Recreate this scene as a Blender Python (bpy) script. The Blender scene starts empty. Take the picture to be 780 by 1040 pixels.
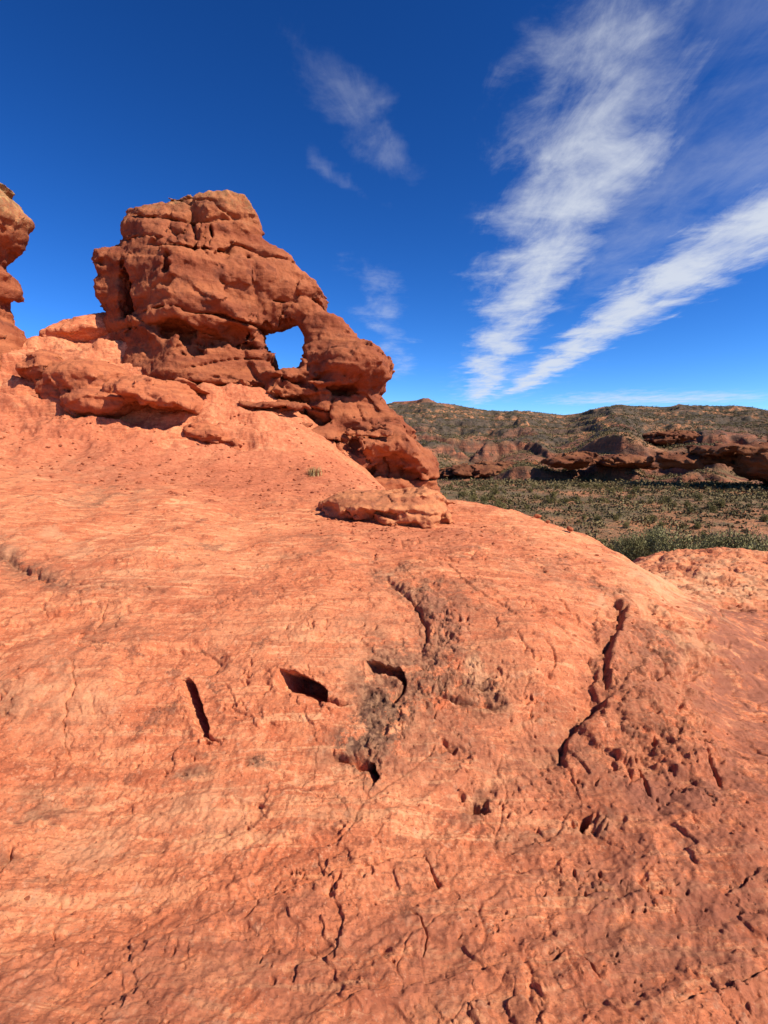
import bpy, math, random
import numpy as np
from concurrent.futures import ThreadPoolExecutor
from mathutils import Vector

random.seed(7)
rng = np.random.default_rng(7)
sc = bpy.context.scene
COL = sc.collection
R = math.radians

# ------------------------------------------------------------------ camera
W0, H0, F = 780.0, 1040.0, 537.0
EYE = 1.6
PIT = math.atan(60.0 / F)
cp, sp = math.cos(PIT), math.sin(PIT)
cam = bpy.data.cameras.new("camera")
cam.sensor_fit = 'HORIZONTAL'
cam.sensor_width = 36.0
cam.lens = 36.0 * F / W0
cam.clip_start = 0.05
cam.clip_end = 20000
camo = bpy.data.objects.new("camera", cam)
camo.location = (0, 0, EYE)
camo.rotation_euler = (R(90) - PIT, 0, 0)
COL.objects.link(camo)
sc.camera = camo


def ray(px, py):
    cx = (px - W0 / 2) / F
    cy = (H0 / 2 - py) / F
    return np.array([cx, cp + cy * sp, -sp + cy * cp])


def at(px, py, Y):
    """world point seen at photo pixel (px,py) at forward distance Y"""
    d = ray(px, py)
    t = Y / d[1]
    return np.array([d[0] * t, Y, EYE + d[2] * t])


def project(x, y, z):
    zz = z - EYE
    f = y * cp - zz * sp
    f = np.where(f < 0.05, 0.05, f)
    u = y * sp + zz * cp
    return W0 / 2 + F * x / f, H0 / 2 - F * u / f


# ------------------------------------------------------------------ noise
_perm = np.random.default_rng(11).permutation(256).astype(np.int32)
_perm = np.concatenate([_perm, _perm, _perm])
_g = np.random.default_rng(12).normal(size=(256, 3)).astype(np.float32)
_g /= np.linalg.norm(_g, axis=1, keepdims=True)


_pool = ThreadPoolExecutor(4)


def _perlin(x, y, z):
    xi = np.floor(x).astype(np.int32); yi = np.floor(y).astype(np.int32); zi = np.floor(z).astype(np.int32)
    fx = (x - xi).astype(np.float32); fy = (y - yi).astype(np.float32); fz = (z - zi).astype(np.float32)
    u = fx * fx * fx * (fx * (fx * 6 - 15) + 10)
    v = fy * fy * fy * (fy * (fy * 6 - 15) + 10)
    w = fz * fz * fz * (fz * (fz * 6 - 15) + 10)
    xi &= 255; yi &= 255; zi &= 255
    out = 0
    for a in (0, 1):
        A = _perm[(xi + a) & 255]
        wx = u if a else 1 - u
        for b in (0, 1):
            B = _perm[A + ((yi + b) & 255)]
            wy = v if b else 1 - v
            for c in (0, 1):
                g = _g[_perm[B + ((zi + c) & 255)]]
                wz = w if c else 1 - w
                out = out + wx * wy * wz * (g[..., 0] * (fx - a) + g[..., 1] * (fy - b) + g[..., 2] * (fz - c))
    return out * 1.55


def perlin(x, y, z=None):
    x = np.asarray(x, dtype=np.float32); y = np.asarray(y, dtype=np.float32)
    z = np.zeros_like(x) if z is None else np.asarray(z, dtype=np.float32)
    s = x.shape
    x = x.ravel(); y = y.ravel(); z = z.ravel()
    o = np.empty(x.shape, np.float32)
    C = 40000

    def run(i): o[i:i + C] = _perlin(x[i:i + C], y[i:i + C], z[i:i + C])
    if len(x) > C: list(_pool.map(run, range(0, len(x), C)))
    else: run(0)
    return o.reshape(s)


def fbm(x, y, z, f, octv, seed=0, gain=0.5):
    o = 0; a = 1.0
    for k in range(octv):
        o = o + a * perlin(x * f + 17.3 * seed + 5.1 * k, y * f - 9.7 * seed + 3.3 * k, (z * f if z is not None else np.zeros_like(x)) + 4.9 * seed)
        f *= 2.07; a *= gain
    return o


def sstep(a, b, x):
    t = np.clip((x - a) / (b - a), 0, 1)
    return t * t * (3 - 2 * t)


# ------------------------------------------------------------------ object helpers
def tag(o, label=None, cat=None, group=None, kind=None):
    if label: o['label'] = label
    if cat: o['category'] = cat
    if group: o['group'] = group
    if kind: o['kind'] = kind
    return o


def mesh_np(name, V, Q, mat, smooth=True, origin=None, attrs=None):
    V = np.asarray(V, dtype=np.float32)
    Q = np.asarray(Q, dtype=np.int32)
    if origin is not None:
        V = V - np.asarray(origin, dtype=np.float32)
    me = bpy.data.meshes.new(name)
    n, k = Q.shape
    me.vertices.add(len(V)); me.vertices.foreach_set('co', V.ravel())
    me.loops.add(n * k); me.loops.foreach_set('vertex_index', Q.ravel())
    me.polygons.add(n)
    me.polygons.foreach_set('loop_start', np.arange(0, n * k, k, dtype=np.int32))
    me.polygons.foreach_set('loop_total', np.full(n, k, dtype=np.int32))
    me.polygons.foreach_set('use_smooth', np.full(n, smooth, dtype=bool))
    for an, av in (attrs or {}).items():
        a = me.attributes.new(an, 'FLOAT', 'POINT')
        a.data.foreach_set('value', np.asarray(av, dtype=np.float32).ravel())
    me.update(calc_edges=True)
    me.validate()
    if mat is not None:
        me.materials.append(mat)
    o = bpy.data.objects.new(name, me)
    if origin is not None:
        o.location = [float(c) for c in origin]
    COL.objects.link(o)
    return o


# ------------------------------------------------------------------ materials
class NT:
    def __init__(s, name):
        s.m = bpy.data.materials.new(name); s.m.use_nodes = True
        s.t = s.m.node_tree
        s.b = s.t.nodes['Principled BSDF']
        s.b.inputs['Roughness'].default_value = 0.92
        s.b.inputs['Specular IOR Level'].default_value = 0.15

    def n(s, typ, **kw):
        nd = s.t.nodes.new(typ)
        for k, v in kw.items():
            setattr(nd, k, v)
        return nd

    def put(s, sock, v):
        if isinstance(v, bpy.types.NodeSocket): s.t.links.new(v, sock)
        elif v is not None: sock.default_value = v

    def math(s, op, a, b=None, c=None, clamp=False):
        nd = s.n('ShaderNodeMath', operation=op, use_clamp=clamp)
        s.put(nd.inputs[0], a)
        if b is not None: s.put(nd.inputs[1], b)
        if c is not None: s.put(nd.inputs[2], c)
        return nd.outputs[0]

    def noise(s, vec, scale, detail=4, rough=0.55, dist=0.0, col=False):
        nd = s.n('ShaderNodeTexNoise')
        s.put(nd.inputs['Vector'], vec)
        nd.inputs['Scale'].default_value = scale
        nd.inputs['Detail'].default_value = detail
        nd.inputs['Roughness'].default_value = rough
        nd.inputs['Distortion'].default_value = dist
        return nd.outputs['Color' if col else 'Fac']

    def mapping(s, vec, scale=(1, 1, 1), rot=(0, 0, 0), loc=(0, 0, 0)):
        nd = s.n('ShaderNodeMapping')
        s.put(nd.inputs['Vector'], vec)
        nd.inputs['Scale'].default_value = scale
        nd.inputs['Rotation'].default_value = rot
        nd.inputs['Location'].default_value = loc
        return nd.outputs[0]

    def rng(s, v, a, b, c=0.0, d=1.0, smooth=True):
        nd = s.n('ShaderNodeMapRange', interpolation_type='SMOOTHSTEP' if smooth else 'LINEAR')
        s.put(nd.inputs['Value'], v)
        for i, q in zip((1, 2, 3, 4), (a, b, c, d)):
            nd.inputs[i].default_value = q
        return nd.outputs[0]

    def mix(s, f, a, b, mode='MIX'):
        nd = s.n('ShaderNodeMix', data_type='RGBA', blend_type=mode)
        s.put(nd.inputs[0], f)
        for i, v in ((6, a), (7, b)):
            if isinstance(v, tuple): v = v + (1,) if len(v) == 3 else v
            s.put(nd.inputs[i], v)
        return nd.outputs[2]

    def attr(s, name):
        return s.n('ShaderNodeAttribute', attribute_name=name).outputs['Fac']

    def bump(s, h, strength, dist, prev=None):
        nd = s.n('ShaderNodeBump')
        s.put(nd.inputs['Height'], h)
        nd.inputs['Strength'].default_value = strength
        nd.inputs['Distance'].default_value = dist
        if prev is not None: s.put(nd.inputs['Normal'], prev)
        return nd.outputs[0]


def slickrock_material():
    t = NT('slickrock')
    P = t.n('ShaderNodeTexCoord').outputs['Object']
    big = t.noise(P, 0.55, 4, 0.6, 0.4)
    mid = t.noise(P, 2.6, 6, 0.62, 0.6)
    fine = t.noise(P, 17, 6, 0.65)
    grit = t.noise(P, 95, 3, 0.6)
    streak = t.noise(t.mapping(P, (0.9, 6.5, 3.0), (0, 0, R(-36))), 1.6, 6, 0.6, 0.9)
    c = t.mix(t.rng(big, 0.35, 0.68), (0.60, 0.178, 0.074), (0.68, 0.235, 0.100))
    c = t.mix(t.rng(mid, 0.44, 0.66), c, (0.52, 0.140, 0.056))
    c = t.mix(t.math('MULTIPLY', t.rng(streak, 0.50, 0.68), 0.4), c, (0.72, 0.300, 0.130))
    c = t.mix(t.math('MULTIPLY', t.rng(streak, 0.48, 0.34), 0.3), c, (0.33, 0.088, 0.038))
    # long bedding lines swept into curves
    fl = t.noise(t.mapping(P, (1.0, 9.0, 9.0), (0, 0, R(-36))), 1.25, 9, 0.66, 1.6)
    c = t.mix(t.math('MULTIPLY', t.rng(fl, 0.53, 0.60), t.rng(big, .36, .6, .25, .85)), c, (0.74, 0.330, 0.150))
    c = t.mix(t.math('MULTIPLY', t.rng(fl, 0.47, 0.40), t.rng(big, .64, .38, .15, .75)), c, (0.36, 0.100, 0.043))
    # pale mineral flecks and dark grains
    c = t.mix(t.math('MULTIPLY', t.rng(fine, 0.57, 0.68), 0.6), c, (0.64, 0.31, 0.165))
    c = t.mix(t.math('MULTIPLY', t.rng(fine, 0.44, 0.33), 0.7), c, (0.245, 0.072, 0.036))
    c = t.mix(t.math('MULTIPLY', t.rng(grit, 0.43, 0.34), 0.6), c, (0.20, 0.062, 0.034))
    c = t.mix(t.math('MULTIPLY', t.rng(grit, 0.58, 0.68), 0.5), c, (0.70, 0.36, 0.20))
    # specks and scabs of dark desert varnish with ragged outlines
    sc1 = t.math('MULTIPLY', t.rng(t.noise(P, 4.2, 12, 0.74, 0.3), 0.575, 0.615), t.rng(t.noise(P, 0.9, 3), 0.40, 0.62))
    c = t.mix(t.math('MULTIPLY', sc1, .6), c, t.mix(t.rng(grit, .4, .6), (0.135, 0.055, 0.033), (0.26, 0.105, 0.06)))
    # weathered varnish patches
    pat = t.attr('patina')
    pn = t.math('MULTIPLY', pat, t.rng(t.noise(P, 7, 12, 0.76), 0.41, 0.50), clamp=True)
    c = t.mix(pn, c, t.mix(t.rng(t.noise(P, 30, 4), 0.42, 0.6), (0.135, 0.060, 0.035), (0.30, 0.150, 0.080)))
    br = t.attr('brown')
    c = t.mix(t.math('MULTIPLY', br, t.rng(t.noise(P, 5.5, 12, 0.76), 0.40, 0.53), clamp=True), c, (0.290, 0.102, 0.057))
    tn = t.attr('tan')
    c = t.mix(t.math('MULTIPLY', tn, t.rng(t.noise(P, 3.2, 6, 0.7), 0.38, 0.62), clamp=True), c, (0.60, 0.30, 0.15))
    rd = t.attr('red')
    c = t.mix(t.math('MULTIPLY', rd, 0.8), c, t.mix(t.rng(fine, .4, .6), (0.33, 0.088, 0.04), (0.46, 0.140, 0.068)))
    t.put(t.b.inputs['Base Color'], c)
    b = t.bump(t.noise(P, 14, 12, 0.74, 0.5), 0.62, 0.022)
    b = t.bump(fl, 0.5, 0.025, b)
    b = t.bump(streak, 0.5, 0.03, b)
    b = t.bump(t.noise(P, 70, 8, 0.75), 0.8, 0.007, b)
    b = t.bump(sc1, 0.6, 0.006, b)
    vor = t.n('ShaderNodeTexVoronoi', feature='F1')
    t.put(vor.inputs['Vector'], P); vor.inputs['Scale'].default_value = 26
    pit = t.math('MULTIPLY', t.rng(vor.outputs['Distance'], 0.20, 0.02), t.rng(t.noise(P, 3.1, 4), 0.52, 0.66))
    b = t.bump(t.math('MULTIPLY', pit, -1.0), 0.8, 0.012, b)
    t.put(t.b.inputs['Normal'], b)
    return t.m


def cliff_material(name, s=1.0, sat=1.0, gb=1.0, cap=None):
    """red bedded sandstone; s = feature scale (1 for rocks a few metres big)"""
    t = NT(name)
    P = t.n('ShaderNodeTexCoord').outputs['Object']
    big = t.noise(P, 0.5 * s, 4, 0.6, 0.3)
    bed = t.noise(t.mapping(P, (0.25, 0.25, 2.4), (R(3), R(-5), 0)), 1.3 * s, 6, 0.62, 0.5)
    mid = t.noise(P, 2.8 * s, 7, 0.65, 0.5)
    fine = t.noise(P, 13 * s, 6, 0.68)
    k = sat
    c = t.mix(t.rng(bed, 0.38, 0.64), (0.31 * k, 0.082 * k * gb, 0.036 * k * gb), (0.48 * k, 0.150 * k * gb, 0.060 * k * gb))
    c = t.mix(t.math('MULTIPLY', t.rng(big, 0.48, 0.66), 0.7), c, (0.50 * k, 0.158 * k * gb, 0.066 * k * gb))
    c = t.mix(t.math('MULTIPLY', t.rng(mid, 0.47, 0.33), 0.75), c, (0.205 * k, 0.060 * k * gb, 0.032 * k * gb))
    c = t.mix(t.math('MULTIPLY', t.rng(mid, 0.58, 0.74), 0.5), c, (0.56 * k, 0.225 * k * gb, 0.105 * k * gb))
    c = t.mix(t.math('MULTIPLY', t.rng(fine, 0.42, 0.28), 0.6), c, (0.16 * k, 0.05 * k * gb, 0.028 * k * gb))
    c = t.mix(t.math('MULTIPLY', t.rng(fine, 0.58, 0.74), 0.4), c, (0.58 * k, 0.27 * k * gb, 0.14 * k * gb))
    if cap is not None:
        z0, z1, colr = cap
        zz = t.n('ShaderNodeSeparateXYZ'); t.put(zz.inputs[0], P)
        f = t.rng(t.math('ADD', zz.outputs[2], t.math('MULTIPLY', t.math('SUBTRACT', mid, 0.5), 2.2)), z0, z1)
        f = t.math('MULTIPLY', f, t.rng(fine, 0.34, 0.56))
        c = t.mix(f, c, t.mix(t.rng(t.noise(P, 6, 5), 0.42, 0.6), (0.22, 0.135, 0.06), colr))
    t.put(t.b.inputs['Base Color'], c)
    b = t.bump(t.noise(P, 9 * s, 8, 0.7, 0.4), 0.75, 0.06 / s)
    b = t.bump(bed, 0.5, 0.10 / s, b)
    b = t.bump(t.noise(P, 45 * s, 5, 0.7), 0.6, 0.012 / s, b)
    t.put(t.b.inputs['Normal'], b)
    return t.m


def valley_material():
    t = NT('valley_soil')
    P = t.n('ShaderNodeTexCoord').outputs['Object']
    a = t.noise(P, 0.035, 8, 0.62, 0.5)
    b = t.noise(P, 0.22, 7, 0.66)
    d = t.noise(P, 1.3, 5, 0.7)
    hill = t.attr('hill')
    rock = t.attr('rock')
    c = t.mix(t.rng(a, 0.42, 0.62), (0.19, 0.110, 0.052), (0.46, 0.190, 0.085))
    c = t.mix(t.math('MULTIPLY', t.rng(b, 0.42, 0.62), 0.75), c, (0.150, 0.118, 0.058))
    c = t.mix(t.math('MULTIPLY', hill, t.rng(a, 0.62, 0.44)), c, (0.110, 0.074, 0.050))
    c = t.mix(t.math('MULTIPLY', hill, t.rng(b, 0.40, 0.62)), c, (0.072, 0.056, 0.038))
    zz = t.n('ShaderNodeSeparateXYZ'); t.put(zz.inputs[0], P)
    bed = t.noise(t.mapping(P, (0.02, 0.02, 0.55)), 1.0, 5, 0.6, 0.4)
    rc = t.mix(t.rng(bed, 0.4, 0.62), (0.20, 0.066, 0.036), (0.40, 0.145, 0.070))
    rc = t.mix(t.rng(b, 0.55, 0.40), rc, (0.130, 0.062, 0.040))
    c = t.mix(rock, c, rc)
    c = t.mix(t.math('MULTIPLY', t.rng(d, 0.5, 0.34), 0.5), c, (0.06, 0.045, 0.03))
    t.put(t.b.inputs['Base Color'], c)
    n = t.bump(b, 0.8, 3.0)
    n = t.bump(d, 0.7, 0.6, n)
    t.put(t.b.inputs['Normal'], n)
    return t.m


def leaf_material(name, c1, c2, sc_=2.0):
    t = NT(name)
    P = t.n('ShaderNodeTexCoord').outputs['Object']
    info = t.n('ShaderNodeObjectInfo').outputs['Random']
    f = t.math('ADD', t.rng(t.noise(P, sc_, 3), 0.35, 0.65, 0, 0.7), t.math('MULTIPLY', info, 0.4), clamp=True)
    t.put(t.b.inputs['Base Color'], t.mix(f, c1, c2))
    t.b.inputs['Roughness'].default_value = 0.75
    return t.m


def plain(name, col, scale=8.0):
    t = NT(name)
    P = t.n('ShaderNodeTexCoord').outputs['Object']
    f = t.noise(P, scale, 5, 0.6)
    t.put(t.b.inputs['Base Color'], t.mix(t.rng(f, 0.35, 0.65), tuple(0.7 * q for q in col), tuple(1.2 * q for q in col)))
    return t.m


M_slick = slickrock_material()
M_arch = cliff_material('bedded_red_sandstone', 1.0, 0.75, cap=(6.0, 7.5, (0.46, 0.20, 0.075)))
M_left = cliff_material('lichen_topped_sandstone', 1.0, 0.82, cap=(4.3, 5.7, (0.46, 0.28, 0.11)))
M_rock = cliff_material('orange_sandstone', 1.8, 0.95)
M_tan = cliff_material('tan_sandstone', 2.4, 1.12, 1.2)
M_far = cliff_material('far_sandstone', 0.12, 0.46, 1.2)
M_valley = valley_material()
M_sage = leaf_material('sage_leaves', (0.105, 0.098, 0.036), (0.33, 0.285, 0.125))
M_dark = leaf_material('dark_shrub_leaves', (0.095, 0.078, 0.024), (0.24, 0.19, 0.064))
M_scrub = leaf_material('far_scrub_leaves', (0.070, 0.054, 0.023), (0.170, 0.125, 0.052), 0.05)
M_twig = plain('dry_twigs', (0.14, 0.10, 0.07))
M_straw = plain('straw', (0.38, 0.26, 0.11))

# ------------------------------------------------------------------ foreground slickrock
ctrl = []  # (x, y, z)


def cpx(px, py, Y): ctrl.append(tuple(at(px, py, Y)))


def cdrop(px, Y, drop):
    ctrl.append(((px - 390) / F * Y, Y, EYE - drop))


prof = {  # pixel column -> (row, distance)
    -160: [(1040, 1.38), (900, 1.85), (780, 2.5), (700, 3.05), (640, 3.6), (560, 4.9), (500, 6.6), (460, 8.2), (400, 10.2), (350, 11.8)],
    0: [(1040, 1.4), (900, 1.9), (780, 2.5), (700, 3.0), (640, 3.55), (600, 4.1), (560, 4.9), (500, 7.0), (460, 9.0), (400, 11.2), (352, 12.8)],
    150: [(1040, 1.4), (900, 1.9), (780, 2.5), (700, 2.95), (640, 3.5), (600, 4.0), (560, 4.85), (500, 7.6), (460, 9.7), (420, 11.2), (385, 12.4)],
    300: [(1040, 1.4), (900, 1.9), (780, 2.45), (700, 2.9), (640, 3.4), (600, 3.95), (560, 4.9), (530, 6.2), (500, 8.4), (470, 10.3)],
    430: [(1040, 1.4), (900, 1.9), (780, 2.45), (700, 2.9), (640, 3.45), (600, 4.0), (560, 5.0), (530, 6.6), (508, 8.8)],
    560: [(1040, 1.4), (900, 1.9), (780, 2.5), (700, 2.95), (640, 3.5), (600, 4.2), (560, 5.5)],
    680: [(1040, 1.4), (900, 1.88), (780, 2.52), (720, 2.95), (660, 3.7)],
    780: [(1040, 1.4), (900, 1.85), (780, 2.55), (700, 3.6), (640, 5.2), (590, 8.2), (561, 12.0)],
    930: [(1040, 1.4), (900, 1.85), (780, 2.6), (700, 3.7), (640, 5.3), (590, 8.4), (561, 12.0)],
}
for k, v in prof.items():
    for py, Y in v: cpx(k, py, Y)
for p in [(45, 342, 13.6), (130, 343, 14.2), (200, 352, 13.9), (255, 388, 13.3), (235, 455, 10.8), (300, 425, 12.2), (380, 497, 9.2),
          (455, 506, 8.8), (520, 521, 8.0), (590, 546, 6.6), (640, 582, 5.0), (690, 640, 4.0), (735, 760, 2.75), (740, 625, 6.2),
          (705, 592, 8.0), (655, 561, 12.0), (720, 561, 12.0), (720, 690, 3.6)]:
    cpx(*p)
for p in [(470, 11, 1.9), (470, 14, 4.2), (530, 10, 1.9), (530, 13, 3.9), (600, 8.6, 1.8), (600, 11, 2.7), (600, 14, 4.4),
          (660, 15.5, 4.6), (780, 15.5, 4.6), (930, 15.5, 4.6), (560, 20, 9.5), (660, 20, 9.5), (780, 20, 9.5), (930, 20, 9.5), (640, 27, 14), (900, 27, 14),
          (30, 16.5, -1.7), (110, 17, -1.5), (300, 16, -0.3), (400, 14, 1.6), (200, 22, 4), (0, 22, 3), (350, 22, 7), (450, 20, 9),
          (-160, 16, -3.0), (-160, 23, 1.0), (0, 27, 9), (200, 27, 10), (400, 27, 13), (-160, 27, 6)]:
    cdrop(*p)
for th in range(-180, 181, 30):
    for r_, dr in ((0.2, 1.68), (0.7, 1.68)):
        ctrl.append((r_ * math.sin(R(th)), r_ * math.cos(R(th)), EYE - dr))
for th in (-180, -135, -90, -65, 65, 90, 135, 180):
    left = th < 0 and th > -170
    for r_, dr in ((1.5, 1.66), (4, 1.65 if not left else 1.2), (12, 2.2 if not left else 0.3), (27, 9)):
        e = 0.01 if th == -180 else 0
        ctrl.append((r_ * math.sin(R(th + e)), r_ * math.cos(R(th + e)), EYE - dr))
ctrl = np.array(ctrl)


def polar(x, y): return np.arctan2(x, y), np.log(np.hypot(x, y))


_ct, _cr = polar(ctrl[:, 0], ctrl[:, 1])
# mirrored copies past the seam behind the camera keep it smooth
_ct2 = np.where(_ct > 0, _ct - 2 * np.pi, _ct + 2 * np.pi)
_m = np.abs(_ct) > 2.0
_m &= np.abs(_ct) < 3.1
TT = np.concatenate([_ct, _ct2[_m]]); TR = np.concatenate([_cr, _cr[_m]]); TZ = np.concatenate([ctrl[:, 2], ctrl[_m, 2]])


def _phi(d2): return 0.5 * d2 * np.log(d2 + 1e-12)


_N = len(TT)
_K = _phi((TT[:, None] - TT[None]) ** 2 + (TR[:, None] - TR[None]) ** 2) + 2e-3 * np.eye(_N)
_Pm = np.stack([np.ones(_N), TT, TR], 1)
_A = np.block([[_K, _Pm], [_Pm.T, np.zeros((3, 3))]])
_wt = np.linalg.solve(_A, np.concatenate([TZ, np.zeros(3)]))


def base_z(th, lr):
    s = th.shape
    th = th.ravel(); lr = lr.ravel(); o = np.empty(len(th))
    for i in range(0, len(th), 20000):
        a, b = th[i:i + 20000], lr[i:i + 20000]
        d2 = (a[:, None] - TT[None]) ** 2 + (b[:, None] - TR[None]) ** 2
        o[i:i + 20000] = _phi(d2) @ _wt[:_N] + _wt[_N] + _wt[_N + 1] * a + _wt[_N + 2] * b
    return o.reshape(s)


def hit(px, py, far=26.0):
    """where the view ray of a photo pixel meets the smooth slickrock"""
    d = ray(px, py)
    t = np.linspace(0.5, far, 4000)
    x, y, z = d[0] * t, d[1] * t, EYE + d[2] * t
    th, lr = polar(x, y)
    b = base_z(th, lr)
    i = np.argmax(z < b)
    if not (z < b).any(): i = len(t) - 1
    return np.array([x[i], y[i], b[i]])


ths = np.concatenate([np.linspace(-180, -52, 80)[:-1], np.linspace(-52, -41, 60)[:-1], np.linspace(-41, 41, 850)[:-1], np.linspace(41, 62, 120), np.linspace(62, 180, 80)[1:]])
ths = np.radians(ths)
rs = np.log(np.concatenate([np.geomspace(0.12, 1.2, 40)[:-1], np.geomspace(1.2, 4.8, 600)[:-1], np.geomspace(4.8, 16, 400)[:-1], np.geomspace(16, 27, 40)]))
# smooth surface on a coarser grid, then refined (it is smooth, so bicubic-like accuracy is not needed)
TH, LR = np.meshgrid(ths, rs)
cr = np.unique(np.concatenate([rs[::6], rs[-1:]]))
ctg = np.unique(np.concatenate([ths[::6], ths[-1:]]))
CG = base_z(*np.meshgrid(ctg, cr))
tmp = np.stack([np.interp(ths, ctg, row) for row in CG])
Zb = np.stack([np.interp(rs, cr, tmp[:, j]) for j in range(tmp.shape[1])], 1)
# light smoothing of the interpolation facets
for _ in range(6):
    Zb[1:-1, 1:-1] = 0.25 * (Zb[:-2, 1:-1] + Zb[2:, 1:-1] + Zb[1:-1, :-2] + Zb[1:-1, 2:])
RR = np.exp(LR)
X = RR * np.sin(TH); Y = RR * np.cos(TH)
PX, PY = project(X, Y, Zb)
PX = np.where(Y > 0.3, PX, -9999)
# normals of the smooth surface
dT = np.stack([np.gradient(q, axis=1) for q in (X, Y, Zb)], -1)
dR = np.stack([np.gradient(q, axis=0) for q in (X, Y, Zb)], -1)
NN = np.cross(dT, dR); NN /= np.linalg.norm(NN, axis=-1, keepdims=True)
NN *= np.sign(NN[..., 2:3])

h = np.zeros_like(X)
# undulation
h += 0.05 * fbm(X, Y, Zb, 0.9, 3, 1) * np.clip(RR / 4, 0.42, 1.6)
# oblique flow ripples
ca, sa = math.cos(R(36)), math.sin(R(36))
wx = 0.10 * perlin(X * 3, Y * 3, Zb * 3 + 7)
U = X * ca + Y * sa + wx; Vv = -X * sa + Y * ca + wx
lowmask = 0.35 + 0.65 * sstep(720, 860, PY + 30 * perlin(X * 2, Y * 2))
rip = 1.3 * perlin(U * 1.3, Vv * 7.0) + 0.6 * perlin(U * 3.4 + 9, Vv * 21.0)
rip = rip + 0.35 * np.abs(perlin(U * 6 + 3, Vv * 34))
h += 0.010 * rip * lowmask
# lumps
n1 = fbm(X, Y, Zb, 5.0, 4, 3)
h += 0.012 * n1
h += 0.006 * (0.4 - np.abs(perlin(X * 11, Y * 11, Zb * 11))) * (0.5 + lowmask)
h += 0.0028 * fbm(X, Y, Zb, 33, 2, 4) * sstep(8, 4, RR)
# thin laminae: little steps following the bedding
q = (Zb * 1.0 + 0.25 * U * 0.3 + 0.10 * fbm(X, Y, Zb, 1.1, 3, 5)) * 9.0
fr = q - np.floor(q)
lam = sstep(0.0, 0.8, fr) - sstep(0.88, 1.0, fr)
h += 0.009 * lam * np.clip(1.3 * perlin(X * 0.8 + 4, Y * 0.8), 0, 1.2)
# flakes: irregular plates of rock broken off along sharp edges, and hairline joints
near = sstep(9.5, 6.5, RR)
for f_, a_, sd_, lv in ((0.9, .014, 61, .05), (1.5, .012, 62, -.1), (2.7, .009, 63, .12), (4.6, .0045, 64, -.02), (8.5, .002, 65, .1)):
    nn = fbm(X + 0.3 * Y, Y, Zb, f_, 5, sd_, .55)
    mk = sstep(-.12, .22, perlin(X * f_ * .55 + sd_, Y * f_ * .55, Zb)) * near
    h += a_ * sstep(-.012, .012, nn - lv) * mk
for f_, a_, sd_ in ((0.7, .009, 71), (1.6, .006, 72), (3.2, .004, 73)):
    nn = fbm(X - 0.4 * Y, Y, Zb, f_, 4, sd_, .5)
    mk = sstep(.08, .30, perlin(X * f_ * .9 + sd_, Y * f_ * .9, Zb)) * near
    h -= a_ * np.exp(-(nn / (.010 + .006 * f_)) ** 2) * mk
g_ = perlin(X * 46, Y * 46, Zb * 46)
h += 0.0022 * g_ * (1 + lowmask) * sstep(5, 3, RR)
# broad ledges on the slope up to the arch
q = (Zb + 0.06 * X + 0.22 * fbm(X, Y, Zb, 0.6, 3, 6)) * 2.1
fr = q - np.floor(q)
bed = sstep(0.0, 0.75, fr) - sstep(0.80, 1.0, fr)
apron = sstep(9.8, 12.0, RR) * sstep(330, 250, PX)
h += 0.24 * (bed - 0.4) * apron + (0.10 * fbm(X, Y, Zb, 1.6, 4, 8) + 0.035 * sstep(-.025, .025, fbm(X, Y, Zb * 2, .8, 5, 68, .55)) + 0.025 * sstep(-.025, .025, fbm(X, Y, Zb * 2, 1.7, 5, 69, .55) - .05)) * apron
# broken shelf on the right
shelf = sstep(6.8, 8.5, RR) * sstep(610, 680, PX)
q = (Zb + 0.16 * fbm(X, Y, Zb, 0.9, 3, 9)) * 5.0
fr = q - np.floor(q)
h += (0.05 * (sstep(0, .7, fr) - sstep(.78, 1, fr)) + 0.028 * fbm(X, Y, Zb, 2.2, 5, 10, .6) + 0.022 * sstep(-.02, .02, fbm(X, Y, Zb, 2.0, 5, 66, .55)) + 0.02 * sstep(-.02, .02, fbm(X, Y, Zb, 4.5, 5, 67, .55) - .1) - 0.13) * shelf

HV = np.zeros(X.shape + (3,))
patina = np.zeros_like(X); brown = np.zeros_like(X); tan = np.zeros_like(X)
red = np.zeros_like(X)
# the drawing of every mark is wobbled so that no outline is clean
WXp = 3.5 * fbm(X, Y, Zb, 9, 3, 12); WYp = 3.5 * fbm(X, Y, Zb, 9, 3, 13)
PXw = PX + WXp; PYw = PY + WYp
PXw2 = PX + 22 * fbm(X, Y, Zb, 2.2, 4, 14); PYw2 = PY + 22 * fbm(X, Y, Zb, 2.2, 4, 15)


def poly_dist(pts, x, y):
    best = np.full(x.shape, 1e9); side = np.zeros(x.shape); tt = np.zeros(x.shape)
    n = len(pts) - 1
    for i in range(n):
        ax, ay = pts[i]; bx, by = pts[i + 1]
        dx, dy = bx - ax, by - ay
        t = np.clip(((x - ax) * dx + (y - ay) * dy) / (dx * dx + dy * dy), 0, 1)
        ex, ey = x - ax - t * dx, y - ay - t * dy
        d = np.hypot(ex, ey)
        m = d < best
        best[m] = d[m]; side[m] = np.sign(dx * ey - dy * ex)[m]; tt[m] = ((i + t) / n)[m]
    return best, side, tt


def window(pts, pad):
    xs = [p[0] for p in pts]; ys = [p[1] for p in pts]
    return (PX > min(xs) - pad) & (PX < max(xs) + pad) & (PY > min(ys) - pad) & (PY < max(ys) + pad)


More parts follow.
